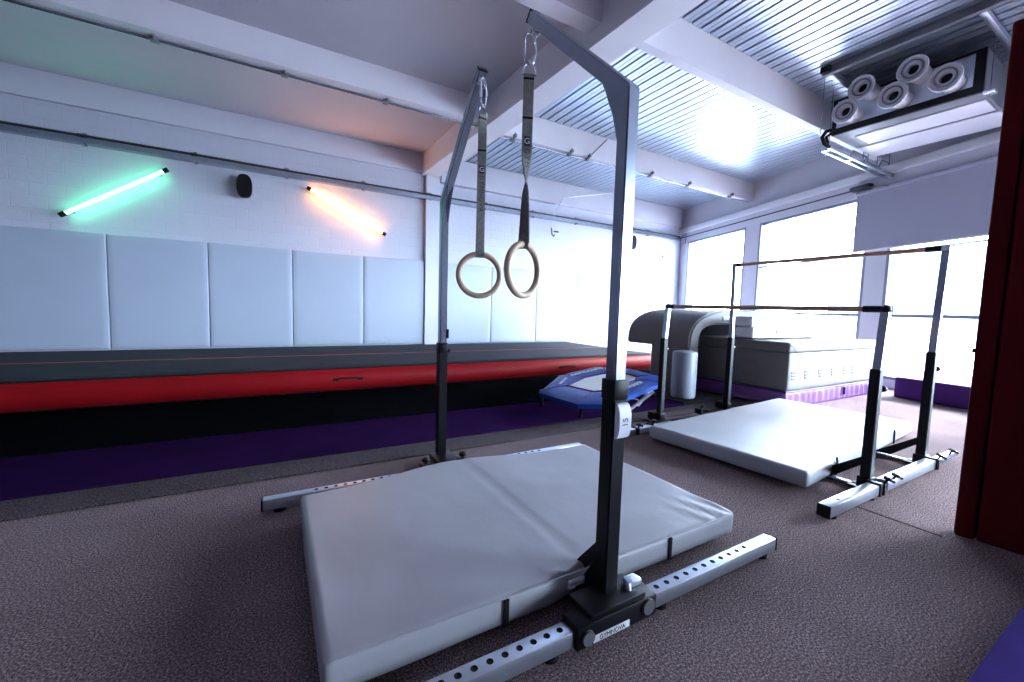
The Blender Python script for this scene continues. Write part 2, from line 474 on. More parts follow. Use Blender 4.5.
def conduit(name, label, y, x0, x1, z, clamps, m=STEEL):
    t = thing(name, label, 'conduit', ((x0+x1)/2, y, z))
    bm = bmesh.new(); cyl(bm, (x0, y, z), (x1, y, z), .012, 10)
    wpart('pipe', bm, m, t)
    for cx in clamps:
        bm = bmesh.new()
        box(bm, (cx-.035, y-.03, z-.02), (cx+.035, y+.03, z+.015), .006)
        box(bm, (cx-.012, y-.05, z-.005), (cx+.012, y+.05, z+.02), .003)
        box(bm, (cx-.02, y-.10, z+.015), (cx+.02, y-.04, z+.055), .006)
        cyl(bm, (cx, y-.07, z+.0), (cx, y-.07, z+.075), .008)
        wpart('beam_clamp', bm, GREYP, t)
    return t
conduit('ceiling_conduit', 'thin conduit clamped under the left ceiling beam', 5.30, XB+.05, 2.42, ZB+.026, [-2.1, -.95, .13, 1.2])
conduit('roof_conduit', 'thin conduit clamped under the far roof beam, right of the rings', 5.255, 2.80, 8.7, 3.375, [2.95, 3.95, 4.3, 5.7, 6.7, 8.0])
t = thing('power_cable', 'thin grey cable dropping from the roof to the far conduit', 'cable', (4.45, 5.17, 3.36))
bm = bmesh.new(); tube(bm, [(4.25, 5.20, 3.36), (4.30, 5.19, 3.40), (4.63, 5.18, 3.73)], .008); wpart('cable', bm, CABLE, t)
t = thing('surface_cable', 'thin grey cable bending down the wall above the cable tray', 'cable', (5.9, WY-.15, 2.7))
bm = bmesh.new(); tube(bm, [(6.75, WY-.3, 3.72), (5.50, WY-.14, 3.44), (5.28, WY-.13, 3.1), (5.27, WY-.06, 2.72)], .007)
wpart('cable', bm, STEEL, t)
bm = bmesh.new(); tube(bm, [(5.27, WY-.06, 2.78), (5.27, WY-.08, 2.64), (5.30, WY-.10, 2.60), (5.34, WY-.08, 2.64)], .014); box(bm, (5.33, WY-.08, 2.70), (5.45, WY-.05, 2.73), .004)
wpart('wall_hook', bm, CABLE, t)

def neon(name, label, a, b, m):
    a = Vector(a); b = Vector(b); d = (b-a).normalized()
    t = thing(name, label, 'tube light', tuple((a+b)/2))
    bm = bmesh.new(); cyl(bm, a+d*.03, b-d*.03, .022, 16); wpart('tube', bm, m, t)
    for p, s in ((a, 1), (b, -1)):
        bm = bmesh.new(); cyl(bm, p-d*.025*s, p+d*.045*s, .031, 16); wpart('end_cap', bm, BLACK, t)
        bm = bmesh.new(); box(bm, (p.x-.018+d.x*s*.1, p.y+.02, p.z-.02+d.z*s*.1), (p.x+.018+d.x*s*.1, WY+.0, p.z+.02+d.z*s*.1), .003)
        wpart('bracket', bm, STEEL, t)
neon('tube_light', 'glowing green tube light slanting up to the right on the brick wall', (-2.325, 7.5, 2.03), (-1.27, 7.5, 2.775), GREEN)
neon('tube_light', 'glowing amber tube light slanting down to the right on the brick wall', (.50, 7.5, 2.825), (1.69, 7.5, 2.24), AMBER)
def speaker(x, z, label):
    t = thing('speaker', label, 'speaker', (x, WY-.14, z-.17))
    n = 40
    bm = bmesh.new()
    rings = []
    for yy, k in ((WY-.05, .86), (WY-.10, .97), (WY-.16, 1.0), (WY-.20, .97)):
        rg = []
        for i in range(n):
            a = 2*PI*i/n; c, s = math.cos(a), math.sin(a)
            rg.append(bm.verts.new((x+.10*k*math.copysign(abs(c)**.75, c), yy, z+.17*k*math.copysign(abs(s)**.8, s))))
        rings.append(rg)
    for i in range(3):
        for k in range(n): bm.faces.new((rings[i][k], rings[i][(k+1) % n], rings[i+1][(k+1) % n], rings[i+1][k]))
    bm.faces.new(rings[0]); bm.faces.new(rings[-1])
    wpart('cabinet', bm, BLACK, t)
    bm = bmesh.new()
    pts = []
    for i in range(n):
        a = 2*PI*i/n; c, s = math.cos(a), math.sin(a)
        pts.append((x+.092*math.copysign(abs(c)**.75, c), z+.16*math.copysign(abs(s)**.8, s)))
    prism(bm, pts, 'y', WY-.206, WY-.198)
    wpart('grille', bm, BLACKR, t)
    wpart('bracket', B((x-.02, WY-.06, z-.05), (x+.02, WY, z+.05), .004), STEEL, t)
speaker(-.36, 2.70, 'black oval speaker between the green and amber tube lights')
speaker(7.62, 2.70, 'small black speaker on the white wall behind the front steel post')
t = thing('wall_sensor', 'tiny grey sensor on the left wall near the window corner', 'sensor', (8.9, WY-.03, 2.5))
bm = bmesh.new(); lathe(bm, [(0, 0), (.03, 0), (.028, .02), (.015, .035), (0, .035)], (8.9, WY, 2.5), (0, -1, 0), 20); wpart('housing', bm, GREYP, t)
bm = bmesh.new(); lathe(bm, [(0, 0), (.01, 0), (.008, .01), (0, .012)], (8.9, WY-.035, 2.5), (0, -1, 0), 12); wpart('lens', bm, BLACK, t)

# ------------------------------------------------------------------ inflatable track
t = thing('inflatable_track', 'long grey inflatable tumbling track with red sides along the padded wall', 'air track', (.5, 6.3, 0))
X0, X1, YA, YZ, H = XB+.05, 5.78, 5.03, 7.53, .285
bm = bmesh.new()
prof = []
for i in range(17):
    a = -PI/2+PI*i/16
    prof.append((YA+.02-.10*math.cos(a), .135+.125*math.sin(a)))
prof += [(YA+.12, .262), (YA+.12, .012)]
prism(bm, prof, 'x', X0, X1)
side = wpart('red_side', bm, REDT, t)
bm = bmesh.new()
prism(bm, [(YA+.10, .02), (YZ, .02), (YZ, H-.01), (YA+.10, H-.01)], 'x', X0, X1-.01)
wpart('body', bm, BLACKR, t)
bm = softbox((X0, YA+.045, H-.028), (X1, YZ, H), .008, .1, .0015)
top = wpart('top_surface', bm, TRACKTOP, t)
bm = bmesh.new(); tube(bm, [(X0, YA+.01, .258), (X1, YA+.01, .258)], .013, 8); box(bm, (X0, YA+.01, .25), (X1, YA+.06, .268))
wpart('seam', bm, BLACKR, t)
for y in (6.22,):
    wpart('red_line', B((X0+.01, y-.018, H-.002), (X1-.01, y+.018, H+.0022)), REDLINE, t, top)
for x in (-2.9, .72, 3.85):
    bm = bmesh.new(); tube(bm, [(x-.12, YA-.083, .15), (x-.08, YA-.10, .165), (x+.08, YA-.10, .165), (x+.12, YA-.083, .15)], .010, 8)
    box(bm, (x-.16, YA-.09, .135), (x-.10, YA-.06, .165), .004); box(bm, (x+.10, YA-.09, .135), (x+.16, YA-.06, .165), .004)
    wpart('carry_handle', bm, BLACKR, t, side)
wpart('end_panel', B((X1-.012, YA+.06, .02), (X1, YZ, H-.03), .004), REDT, t)

# ------------------------------------------------------------------ square-tube helpers for apparatus
def sqtube(bm, pts, w, d=None, wall=None):
    """square section along points lying in a plane x=const (pts: (x,y,z)); mitred"""
    pts = [Vector(p) for p in pts]; N = len(pts); rings = []
    for i, p in enumerate(pts):
        if i == 0: t = (pts[1]-p).normalized(); k = 1
        elif i == N-1: t = (p-pts[i-1]).normalized(); k = 1
        else:
            t1 = (p-pts[i-1]).normalized(); t2 = (pts[i+1]-p).normalized(); t = (t1+t2).normalized(); k = 1/max(.3, t.dot(t1))
        s = Vector((1, 0, 0)); u = t.cross(s).normalized()
        rings.append([bm.verts.new(p+s*w/2*a+u*w/2*b*k) for a, b in ((-1, -1), (1, -1), (1, 1), (-1, 1))])
    for i in range(N-1):
        for k in range(4): bm.faces.new((rings[i][k], rings[i][(k+1) % 4], rings[i+1][(k+1) % 4], rings[i+1][k]))
    bm.faces.new(rings[0][::-1]); bm.faces.new(rings[-1])
    bmesh.ops.bevel(bm, geom=list(bm.edges), offset=.004, segments=2, affect='EDGES')

def foot_beam(root, x0, x1, y, h0, h1, w, holes):
    """steel foot with a row of flat black discs on top, painted shade for its holes"""
    bm = bmesh.new()
    box(bm, (x0, y-w/2, h0), (x1, y+w/2, h1), .005)
    o = wpart('foot_beam', bm, ZINC, root)
    for hx in holes:
        b2 = bmesh.new(); lathe(b2, [(0, .0004), (.0082, .0004), (.0092, .0012), (.0100, .0002)], (hx, y, h1), (0, 0, 1), 16)
        wpart('dark_hole_disc', b2, BLACKR, root, o)
    for xx, s in ((x0, -1), (x1, 1)):
        wpart('end_cap', B((min(xx, xx+s*.008), y-w/2-.001, h0-.002), (max(xx, xx+s*.008), y+w/2+.001, h1+.001), .003), BLACK, root, o)
        cxx = xx-s*.07
        b2 = bmesh.new(); cyl(b2, (cxx, y, 0), (cxx, y, h0+.002), .026, 20); wpart('rubber_foot', b2, BLACKR, root, o)
    return o

def knob(bm, p, d, L=.05, r=.017):
    p = Vector(p); d = Vector(d).normalized()
    cyl(bm, p, p+d*L, .006, 10)
    bmesh.ops.create_uvsphere(bm, u_segments=14, v_segments=10, radius=r, matrix=Matrix.Translation(p+d*(L+r*.6)))

def star_knob(bm, p, d, r=.02):
    p = Vector(p); d = Vector(d).normalized()
    cyl(bm, p, p+d*.035, .006, 10)
    cyl(bm, p+d*.03, p+d*.048, r*.65, 14)
    u = d.orthogonal().normalized(); w = d.cross(u)
    for k in range(3):
        a = 2*PI*k/3; q = p+d*.039+(u*math.cos(a)+w*math.sin(a))*r
        cyl(bm, p+d*.039, q, .006, 8)
        bmesh.ops.create_uvsphere(bm, u_segments=10, v_segments=8, radius=.0085, matrix=Matrix.Translation(q))

# ------------------------------------------------------------------ ring frame
PX = .928
ring_root = thing('ring_frame', 'tall silver and black steel ring frame straddling the large grey mat', 'ring frame', (PX, 1.73, 0))
YF, YR = .950, 2.500
def half(y, s, ytip):
    """one side: s=+1 front (leans to +y), -1 rear"""
    xL0, xL1 = (-.06, .735) if s > 0 else (-.06, .80)
    yb = y-.05*s
    zt = 1.655; zz = 2.180 if s > 0 else 2.20
    bm = bmesh.new(); sqtube(bm, [(PX, y, .70), (PX, y, zt), (PX, ytip, zz)], .046)
    post = wpart('inner_post', bm, STEEL, ring_root)
    # gusset in the inner corner
    bm = bmesh.new()
    yi = y+s*.020; zi = zt-.012
    poly = [(y+s*.018, zt-.15), (y+s*.018, zt), (y+s*.10, zt+.065), (y+s*.085, zt+.035), (y+s*.045, zt-.055)]
    prism(bm, poly, 'x', PX-.021, PX-.013)
    prism(bm, poly, 'x', PX+.013, PX+.021)
    wpart('gusset', bm, STEEL, ring_root, post)
    # end cap plate at arm tip + eye bolt plate
    d = Vector((0, s*(abs(ytip-y)), zz-zt)).normalized()
    tip = Vector((PX, ytip, zz)); u = Vector((0, -d.z, d.y))*1
    bm = bmesh.new(); box(bm, (-.024, -.024, -.003), (.024, .024, .003), .001, M=frame(tip+d*.002, (1, 0, 0), Vector((1, 0, 0)).cross(d) if False else d.cross(Vector((1, 0, 0)))))
    wpart('arm_cap', bm, BLACK, ring_root, post)
    e = tip-d*.022
    bm = bmesh.new(); box(bm, (PX-.016, e.y-.012, e.z-.060), (PX-.010, e.y+.012, e.z-.0), .002)
    box(bm, (PX+.010, e.y-.012, e.z-.060), (PX+.016, e.y+.012, e.z-.0), .002)
    cyl(bm, (PX-.022, e.y, e.z-.048), (PX+.022, e.y, e.z-.048), .005, 10)
    wpart('hanger_plate', bm, CHROME, ring_root, post)
    # outer sleeve
    ztop = .79 if s > 0 else .772
    bm = bmesh.new(); sqtube(bm, [(PX, y, .045), (PX, y, ztop)], .056)
    sl = wpart('lower_post', bm, BLACK, ring_root)
    bm = bmesh.new(); box(bm, (PX-.030, y-.030, ztop-.065), (PX+.030, y+.030, ztop), .004); wpart('collar', bm, BLACK, ring_root, sl)
    # central housing on the foot
    if s < 0:
        bm = bmesh.new(); box(bm, (.86, 2.27, .012), (1.0, y+.03, .05), .006)
        return wpart('foot_housing', bm, BLACK, ring_root), sl, yb
    bm = bmesh.new(); box(bm, (.745, yb-.038, .012), (1.075, yb+.038, .084), .006)
    box(bm, (.80, min(y, yb)-.03, .08), (1.03, max(y, yb)+.03, .10), .004)
    box(bm, (.86, min(yb, y+.05*s)-.02, .012), (1.03, max(yb, y+.05*s)+.02, .08), .004)
    hs = wpart('foot_housing', bm, BLACK, ring_root)
    for rxx, rz, rr in ((.783, .046, .022), (1.032, .056, .025)):
        bm = bmesh.new(); cyl(bm, (rxx, yb-.046*s, rz), (rxx, yb, rz), rr, 24)
        wpart('roller', bm, GREYD, ring_root, hs)
    # brace towards the other side, lies just under the mat edge
    bm = bmesh.new()
    prism(bm, [(y+s*.02, .26), (y+s*.02, .21), (y+s*.15, .03), (y+s*.21, .03)], 'x', PX-.012, PX+.012)
    prism(bm, [(y+s*.02, .20), (y+s*.02, .05), (y+s*.12, .03)], 'x', PX-.026, PX-.020)
    prism(bm, [(y+s*.02, .20), (y+s*.02, .05), (y+s*.12, .03)], 'x', PX+.020, PX+.026)
    wpart('brace', bm, BLACK, ring_root)
    return hs, sl, yb
hsF, slF, ybF = half(YF, 1, 1.510)
hsR, slR, ybR = half(YR, -1, 1.985)
fb = [round(.708-.0455*k, 4) for k in range(16)]
foot_beam(ring_root, -.06, .745, ybF, .018, .070, .052, [h for h in fb if h > .0])
foot_beam(ring_root, 1.06, 1.815, ybF, .018, .070, .052, [1.115+.051*k for k in range(11)])
foot_beam(ring_root, -.06, .79, ybR-.31, .018, .070, .052, []) if False else None
foot_beam(ring_root, -.06, .79, 2.212, .018, .070, .052, [.17+.0455*k for k in range(12)])
foot_beam(ring_root, 1.10, 1.86, 2.212, .018, .070, .052, [1.15+.051*k for k in range(8)])
wpart('cross_tube', B((PX-.025, YF+.03, .004), (PX+.025, YR-.03, .024), .003), STEEL, ring_root)
wpart('cross_tube', B((.78, 2.18, .02), (1.11, 2.25, .068), .004), BLACK, ring_root)
# label on the front housing
bm = bmesh.new(); box(bm, (.805, ybF-.0415, .020), (.950, ybF-.038, .042), .001)
lb = wpart('label_plate', bm, WHITE, ring_root, hsF)
bm = textmesh('GYMNOVA', .021); bmesh.ops.transform(bm, matrix=frame((.878, ybF-.0422, .031), (1, 0, 0), (0, 0, 1)), verts=bm.verts)
obj('lettering', bm, PRINTD, lb, 0).data.transform(Matrix.Translation(-ring_root.location))
# silver lever by the housing
bm = bmesh.new()
tube(bm, [(.985, ybF+.0, .085), (.99, ybF+.01, .112), (1.015, ybF+.02, .118), (1.05, ybF+.02, .104)], .010, 10)
box(bm, (.99, ybF+.0, .100), (1.045, ybF+.04, .122), .007)
wpart('foot_lever', bm, ZINC, ring_root, hsF)
# height-lock cover on the front post
bm = bmesh.new()
prism(bm, [(YF-.028, .605), (YF-.042, .612), (YF-.050, .64), (YF-.050, .685), (YF-.042, .712), (YF-.028, .72)], 'x', PX-.024, PX+.030)
bmesh.ops.bevel(bm, geom=list(bm.edges), offset=.003, segments=2, affect='EDGES')
lc = wpart('lock_cover', bm, WHITEP, ring_root, slF)
bm = textmesh('15', .03); bmesh.ops.transform(bm, matrix=frame((PX+.003, YF-.0506, .662), (0, 0, 1), (-1, 0, 0)), verts=bm.verts)
o = obj('lettering', bm, PRINT, lc, 0); o.data.transform(Matrix.Translation(-ring_root.location))
bm = bmesh.new(); knob(bm, (PX+.028, YR, .72), (1, 0, 0), .012, .012); wpart('lock_pin', bm, BLACK, ring_root, slR)
bm = bmesh.new(); box(bm, (PX+.02, YR-.03, .80), (PX+.034, YR-.01, .86), .003); wpart('lock_pin', bm, BLACK, ring_root, slR)
for dx in (-.165, .070):
    bm = bmesh.new(); cyl(bm, (PX+dx, 2.30, .07), (PX+dx, 2.30, .085), .007, 10); bmesh.ops.create_uvsphere(bm, u_segments=14, v_segments=10, radius=.024, matrix=Matrix.Translation((PX+dx, 2.30, .095)) @ Matrix.Diagonal((1, 1, .7, 1)))
    box(bm, (PX+dx-.03, 2.26, .02), (PX+dx+.03, 2.33, .072), .004)
    wpart('clamp_knob', bm, BLACK, ring_root)

# ------------------------------------------------------------------ rings
def ring(label, y, zhook, ang, twist, ztop, zr=1.17):
    t = thing('gymnastic_ring', label, 'gymnastic ring', (PX, y, zr-.122), 0, 'hanging gymnastic rings')
    R0 = .108; r = .0145
    pts = [(PX+R0*math.cos(a)*math.cos(ang), y+R0*math.cos(a)*math.sin(ang), zr+R0*math.sin(a)) for a in [2*PI*k/56 for k in range(56)]]
    bm = bmesh.new(); tube(bm, pts, r, 14, True)
    wpart('ring', bm, WOOD, t)
    # strap: a webbing loop doubled over, twisting on its way down
    zb = zr+R0+r+.002; zs = ztop
    bm = bmesh.new(); n = 60
    def dirw(f):
        a = twist(f); return Vector((math.cos(a), math.sin(a), 0))
    w = .0215
    for side in (-1, 1):
        rows = []
        for i in range(n+1):
            f = i/n; z = zs+(zb-zs)*f; dv = dirw(f); nv = Vector((-dv.y, dv.x, 0))
            spread = .003+(.010*max(0, f-.9)*10)
            c = Vector((PX, y, z))+nv*spread*side
            rows.append([bm.verts.new(c+dv*a*w+nv*b) for a, b in ((-1, -.0008), (1, -.0008), (1, .0008), (-1, .0008))])
        for i in range(n):
            for k in range(4): bm.faces.new((rows[i][k], rows[i][(k+1) % 4], rows[i+1][(k+1) % 4], rows[i+1][k]))
        bm.faces.new(rows[0][::-1]); bm.faces.new(rows[-1])
    # wrap round the ring
    a = twist(1.0); dv = Vector((math.cos(a), math.sin(a), 0)); nv = Vector((-dv.y, dv.x, 0))
    cz = zr+R0
    pr = []
    for k in range(17):
        b = PI*k/16
        pr.append((math.cos(b), math.sin(b)))
    outer = [(c*(r+.004), -s*(r+.004)) for c, s in pr]; inner = [(c*(r+.0022), -s*(r+.0022)) for c, s in pr]
    vs = []
    for aa in (-w, w):
        vs.append([[bm.verts.new(Vector((PX, y, cz))+dv*aa+nv*p+Vector((0, 0, q))) for p, q in outer], [bm.verts.new(Vector((PX, y, cz))+dv*aa+nv*p+Vector((0, 0, q))) for p, q in inner]])
    for k in range(16):
        for j in (0, 1): bm.faces.new((vs[0][j][k], vs[0][j][k+1], vs[1][j][k+1], vs[1][j][k]))
        for e in (0, 1): bm.faces.new((vs[e][0][k], vs[e][0][k+1], vs[e][1][k+1], vs[e][1][k]))
    for sg in (-1, 1):
        v = []
        for z2 in (cz-.001, zb+.002):
            v.append([Vector((PX, y, z2))+dv*a2*w+nv*sg*(r+.003)*(1 if z2 < zb else .85)+nv*b2 for a2, b2 in ((-1, -.001), (1, -.001), (1, .001), (-1, .001))])
        q = [[bm.verts.new(x) for x in vv] for vv in v]
        for k in range(4): bm.faces.new((q[0][k], q[0][(k+1) % 4], q[1][(k+1) % 4], q[1][k]))
    strap = wpart('strap', bm, WEB, t)
    # sewn folds
    for f0 in (.03, .26):
        z = zs+(zb-zs)*f0; dv = dirw(f0)
        bm = bmesh.new(); box(bm, (-w*1.02, -.006, -.004), (w*1.02, .006, .004), .001, M=Matrix.Translation((PX, y, z)) @ Matrix.Rotation(twist(f0), 4, 'Z'))
        wpart('strap_stitching', bm, BLACKR, t, strap)
    # printed patch and lettering down the strap
    def onstrap(f, s=-1, off=.0046):
        dv = dirw(f); nv = Vector((-dv.y, dv.x, 0)); z = zs+(zb-zs)*f
        return Vector((PX, y, z))+nv*off*s, dv
    f = FLOGO
    side = SIDE
    c, dv = onstrap(f, side)
    nv = Vector((-dv.y, dv.x, 0))*side
    bm = bmesh.new(); M = frame(c, dv*(-side if side > 0 else 1) if False else dv.cross(nv).cross(nv) if False else (Vector((0, 0, 1)).cross(nv)), (0, 0, 1))
    box(bm, (-.013, -.020, 0), (.013, .020, .0006), M=M)
    patch = wpart('logo_patch', bm, PRINTD, t, strap)
    bm = textmesh('G', .034, .0002); bmesh.ops.transform(bm, matrix=frame(c+nv*.0010, Vector((0, 0, 1)).cross(nv), (0, 0, 1)), verts=bm.verts)
    o = wpart('logo_letter', bm, WHITE, t, strap, 0)
    word = 'GYMNOVA'
    L = abs(zb-zs)
    for i, ch in enumerate(word):
        ff = f+(.040+.027*i)/L
        c, dv = onstrap(ff, side); nv = Vector((-dv.y, dv.x, 0))*side
        bm = textmesh(ch, .032, .0002)
        xdir = Vector((0, 0, -1)); ydir = Vector((0, 0, 1)).cross(nv)
        bmesh.ops.transform(bm, matrix=frame(c+nv*.0008, xdir, ydir), verts=bm.verts)
        wpart('lettering', bm, PRINTD, t, strap, 0)
    # shackle
    va = twist(0); dv = Vector((math.cos(va), math.sin(va), 0))
    c = Vector((PX, y, zs))
    bm = bmesh.new()
    tube(bm, [c+dv*.030+Vector((0, 0, -.004)), c+dv*.026+Vector((0, 0, .014)), c+dv*.010+Vector((0, 0, .042)), c+Vector((0, 0, .050)), c-dv*.010+Vector((0, 0, .042)), c-dv*.026+Vector((0, 0, .014)), c-dv*.030+Vector((0, 0, -.004))], .0035, 8, True)
    wpart('strap_shackle', bm, CHROME, t)
    # carabiner
    z0 = zs+.040; z1 = zhook
    bm = bmesh.new(); pts = []
    hw = .024; ca = va+.25
    cd = Vector((math.cos(ca), math.sin(ca), 0))
    m = 28
    for k in range(m):
        a = 2*PI*k/m
        u = hw*math.copysign(abs(math.cos(a))**.7, math.cos(a)); v = math.sin(a)
        zz = (z0+z1)/2+(z1-z0)/2*math.copysign(abs(v)**.6, v)
        pts.append(Vector((PX, y, zz))+cd*u)
    tube(bm, pts, .0052, 8, True)
    cb = wpart('carabiner', bm, CHROME, t)
    bm = bmesh.new(); cyl(bm, Vector((PX, y, (z0+z1)/2-.022))+cd*hw, Vector((PX, y, (z0+z1)/2+.018))+cd*hw, .0072, 12)
    wpart('screw_gate', bm, CHROME, t, cb)
SIDE = -1; FLOGO = .40
va1 = math.atan2(-.93, 1.965)      # broad side to the camera for ring seen flat
ring('wooden gymnastic ring on the left, turned flat to the camera, on a grey strap', 1.968, 2.150, va1+.15,
     lambda f: va1+.75-.75*min(1, f/.18) if f < .18 else va1+.0+.25*math.sin((f-.18)*3.2), 1.975)
va2 = math.atan2(-.93, 1.51)
SIDE = -1; FLOGO = .40
ring('wooden gymnastic ring on the right, turned side-on, on a twisted grey strap', 1.530, 2.132, va2+.93,
     lambda f: va2+(.15 if f < .45 else .15+1.9*min(1, (f-.45)/.25) if f < .7 else 2.05+(f-.7)/.3*.95), 1.972, 1.167)

# ------------------------------------------------------------------ landing mats
def strap_on(root, x, y, z0, z1, side=-1):
    bm = bmesh.new()
    box(bm, (x-.009, y+side*.006-.003, z0), (x+.009, y+side*.006+.003, z1), .001)
    box(bm, (x-.009, y-.004, z1-.003), (x+.009, y+.006, z1+.002), .001)
    wpart('velcro_strap', bm, BLACKR, root)

t = thing('landing_mat', 'large grey folding landing mat under the ring frame', 'mat', (.93, 1.56, .028), .0)
bm = softbox((.088, 1.030, .026), (1.770, 2.045, .124), .018, .028, .0028, 3.0, crease=[(.93, .009, .003)], seed=2, sag=.006)
# tuck the far edge to the photo's taper and crumple the edge by the post
for v in bm.verts:
    d = math.exp(-((v.co.x-.86)/.10)**2)*math.exp(-((v.co.y-1.045)/.06)**2)
    v.co.z += .016*d*noise.noise(v.co*22)+.004*d; v.co.y += .018*d*noise.noise(v.co*17+Vector((3, 0, 0)))+.012*d
    d = math.exp(-((v.co.x-1.70)/.14)**2)*math.exp(-((v.co.y-1.10)/.12)**2)
    v.co.z += .010*d*math.sin(v.co.x*70+v.co.y*20)*.6
    k = max(0, (v.co.y-1.5)/.545)
    v.co.y += (.145*math.exp(-((v.co.x-.86)/.40)**2)*.85+.03*max(0, (v.co.x-.9)/.85))*k**2
wpart('mat_cover', bm, GREYV, t)
for x in (.60, 1.34): strap_on(t, x, 1.033, .030, .118)
bm = bmesh.new(); tube(bm, [(.11, 1.036, .118), (.6, 1.031, .1195), (1.1, 1.032, .120), (1.73, 1.033, .118)], .003, 6); wpart('piping', bm, GREYV, t)
bm = bmesh.new(); box(bm, (.835, 1.022, .072), (.905, 1.028, .102), .001); lp = wpart('label_plate', bm, WHITE, t)
bm = textmesh('GYMNOVA', .012); bmesh.ops.transform(bm, matrix=frame((.87, 1.0215, .087), (1, 0, 0), (0, 0, 1)), verts=bm.verts); wpart('lettering', bm, PRINT, t, lp, 0)

t = thing('landing_mat', 'pale grey folding landing mat under the uneven bars', 'mat', (2.605, 1.120, .026), math.radians(4.6))
bm = softbox((0, 0, 0), (2.19, 1.075, .098), .022, .04, .0025, 3.0, crease=[(1.06, .012, .004)], seed=5, sag=.005)
obj('mat_cover', bm, GREYV2, t)
for x in (.42, 1.05, 1.62):
    bm = bmesh.new(); box(bm, (x-.01, -.012, .0), (x+.01, -.003, .092), .002); box(bm, (x-.01, -.010, .090), (x+.01, .0, .112), .002)
    obj('velcro_strap', bm, BLACKR, t)

# ------------------------------------------------------------------ uneven bars
ub = thing('uneven_bars', 'set of two wooden bars at different heights on black steel posts by the window', 'uneven bars', (3.5, 1.75, 0))
LF, LR = (2.985, .985), (3.07, 2.55)
HF, HR = (3.845, .985), (4.115, 2.57)
def bar_post(p, ztop, zsl, s, lean=0.0):
    x, y = p
    bm = bmesh.new(); sqtube(bm, [(x, y, zsl-.08), (x+lean, y, ztop)], .040)
    po = wpart('inner_post', bm, STEEL, ub)
    bm = bmesh.new(); sqtube(bm, [(x, y, .07), (x, y, zsl)], .050)
    sl = wpart('lower_post', bm, BLACK, ub)
    sg = -1 if s > 0 else 1
    if s > 0:
        bm = bmesh.new(); tube(bm, [(x+.024, y-.005, zsl-.035), (x+.042, y-.01, zsl-.03), (x+.052, y-.01, zsl-.06), (x+.048, y-.01, zsl-.10), (x+.028, y-.005, zsl-.12)], .0055, 8); wpart('lock_loop', bm, GREYP, ub, sl)
        bm = bmesh.new(); knob(bm, (x+.024, y-.005, zsl-.115), (1, -.35, -.02), .026, .019); wpart('lock_knob', bm, BLACK, ub, sl)
    else:
        bm = bmesh.new(); knob(bm, (x+.024, y-.01, zsl-.10), (1, -.2, 0), .005, .010); wpart('lock_knob', bm, CHROME, ub, sl)
    # brace, base plate and wing knobs
    if s > 0:
        bm = bmesh.new()
        prism(bm, [(y+s*.02, .20), (y+s*.02, .15), (y+s*.16, .03), (y+s*.25, .03)], 'x', x-.016, x+.016)
        wpart('brace', bm, BLACK, ub)
    bm = bmesh.new(); box(bm, (x-.055, y-.075, .012), (x+.055, y+.075, .024), .003); box(bm, (x-.034, y-.034, .02), (x+.034, y+.034, .085), .004)
    box(bm, (x-.052, y-.10*s-.004 if s > 0 else y+.02, .018), (x-.034, y-.02 if s > 0 else y+.10, .082), .003)
    wpart('base_clamp', bm, BLACK, ub)
    return po
def bar_set(f, r, z, zf, zr, nm):
    f3 = Vector((f[0]+LE, f[1], z)); r3 = Vector((r[0]+LE*.6, r[1], z+.004)); d = (r3-f3).normalized()
    bm = bmesh.new(); cyl(bm, f3+d*.07, r3-d*.05, .0165, 20); wpart('bar', bm, WOODBAR, ub)
    for p, s, L in ((f3, 1, .105), (r3, -1, .075)):
        bm = bmesh.new(); cyl(bm, p-d*.012*s, p+d*L*s, .0195, 18); bmesh.ops.create_uvsphere(bm, u_segments=16, v_segments=10, radius=.026, matrix=Matrix.Translation(p))
        e = wpart('bar_end', bm, BLACK, ub)
        bm = bmesh.new(); cyl(bm, p+Vector((.0, 0, 0)), p+Vector((.055, -.01, 0)), .007, 10); box(bm, (p.x+.045, p.y-.020, p.z-.022), (p.x+.052, p.y+.008, p.z+.022), .002)
        wpart('end_bolt', bm, ZINC, ub, e)
LE = .045
bar_post(LF, 1.045, .715, 1, LE); bar_post(LR, 1.050, .775, -1, LE*.6)
bar_set(LF, LR, 1.058, 0, 0, 'low')
bar_post(HF, 1.475, .79, 1, LE+.02); bar_post(HR, 1.500, .77, -1, -.02)
LEs = LE
def hb():
    global LE
    LE = .06; 
hb()
f3 = Vector((HF[0]+.065, HF[1], 1.488)); r3 = Vector((HR[0]-.02, HR[1], 1.512)); d = (r3-f3).normalized()
bm = bmesh.new(); cyl(bm, f3+d*.07, r3-d*.05, .0165, 20); wpart('bar', bm, WOODBAR, ub)
for p, s, L in ((f3, 1, .105), (r3, -1, .075)):
    bm = bmesh.new(); cyl(bm, p-d*.012*s, p+d*L*s, .0195, 18); e = wpart('bar_end', bm, BLACK, ub)
    bm = bmesh.new(); box(bm, (p.x-.022, p.y-.022, p.z-.02), (p.x+.022, p.y+.022, p.z+.018), .004); cyl(bm, p, p+Vector((.06, -.012, 0)), .007, 10)
    box(bm, (p.x+.048, p.y-.022, p.z-.022), (p.x+.055, p.y+.006, p.z+.022), .002); wpart('end_bolt', bm, ZINC, ub, e)
foot_beam(ub, 2.345, 2.93, .925, .018, .078, .058, [2.48])
bm = bmesh.new(); box(bm, (3.03, .896, .018), (3.80, .954, .078), .005); wpart('foot_beam', bm, ZINC, ub)
bm = bmesh.new(); box(bm, (2.93, .905, .03), (3.04, .945, .066), .004); box(bm, (3.80, .905, .03), (4.28, .945, .066), .004); wpart('foot_slide', bm, STEEL, ub)
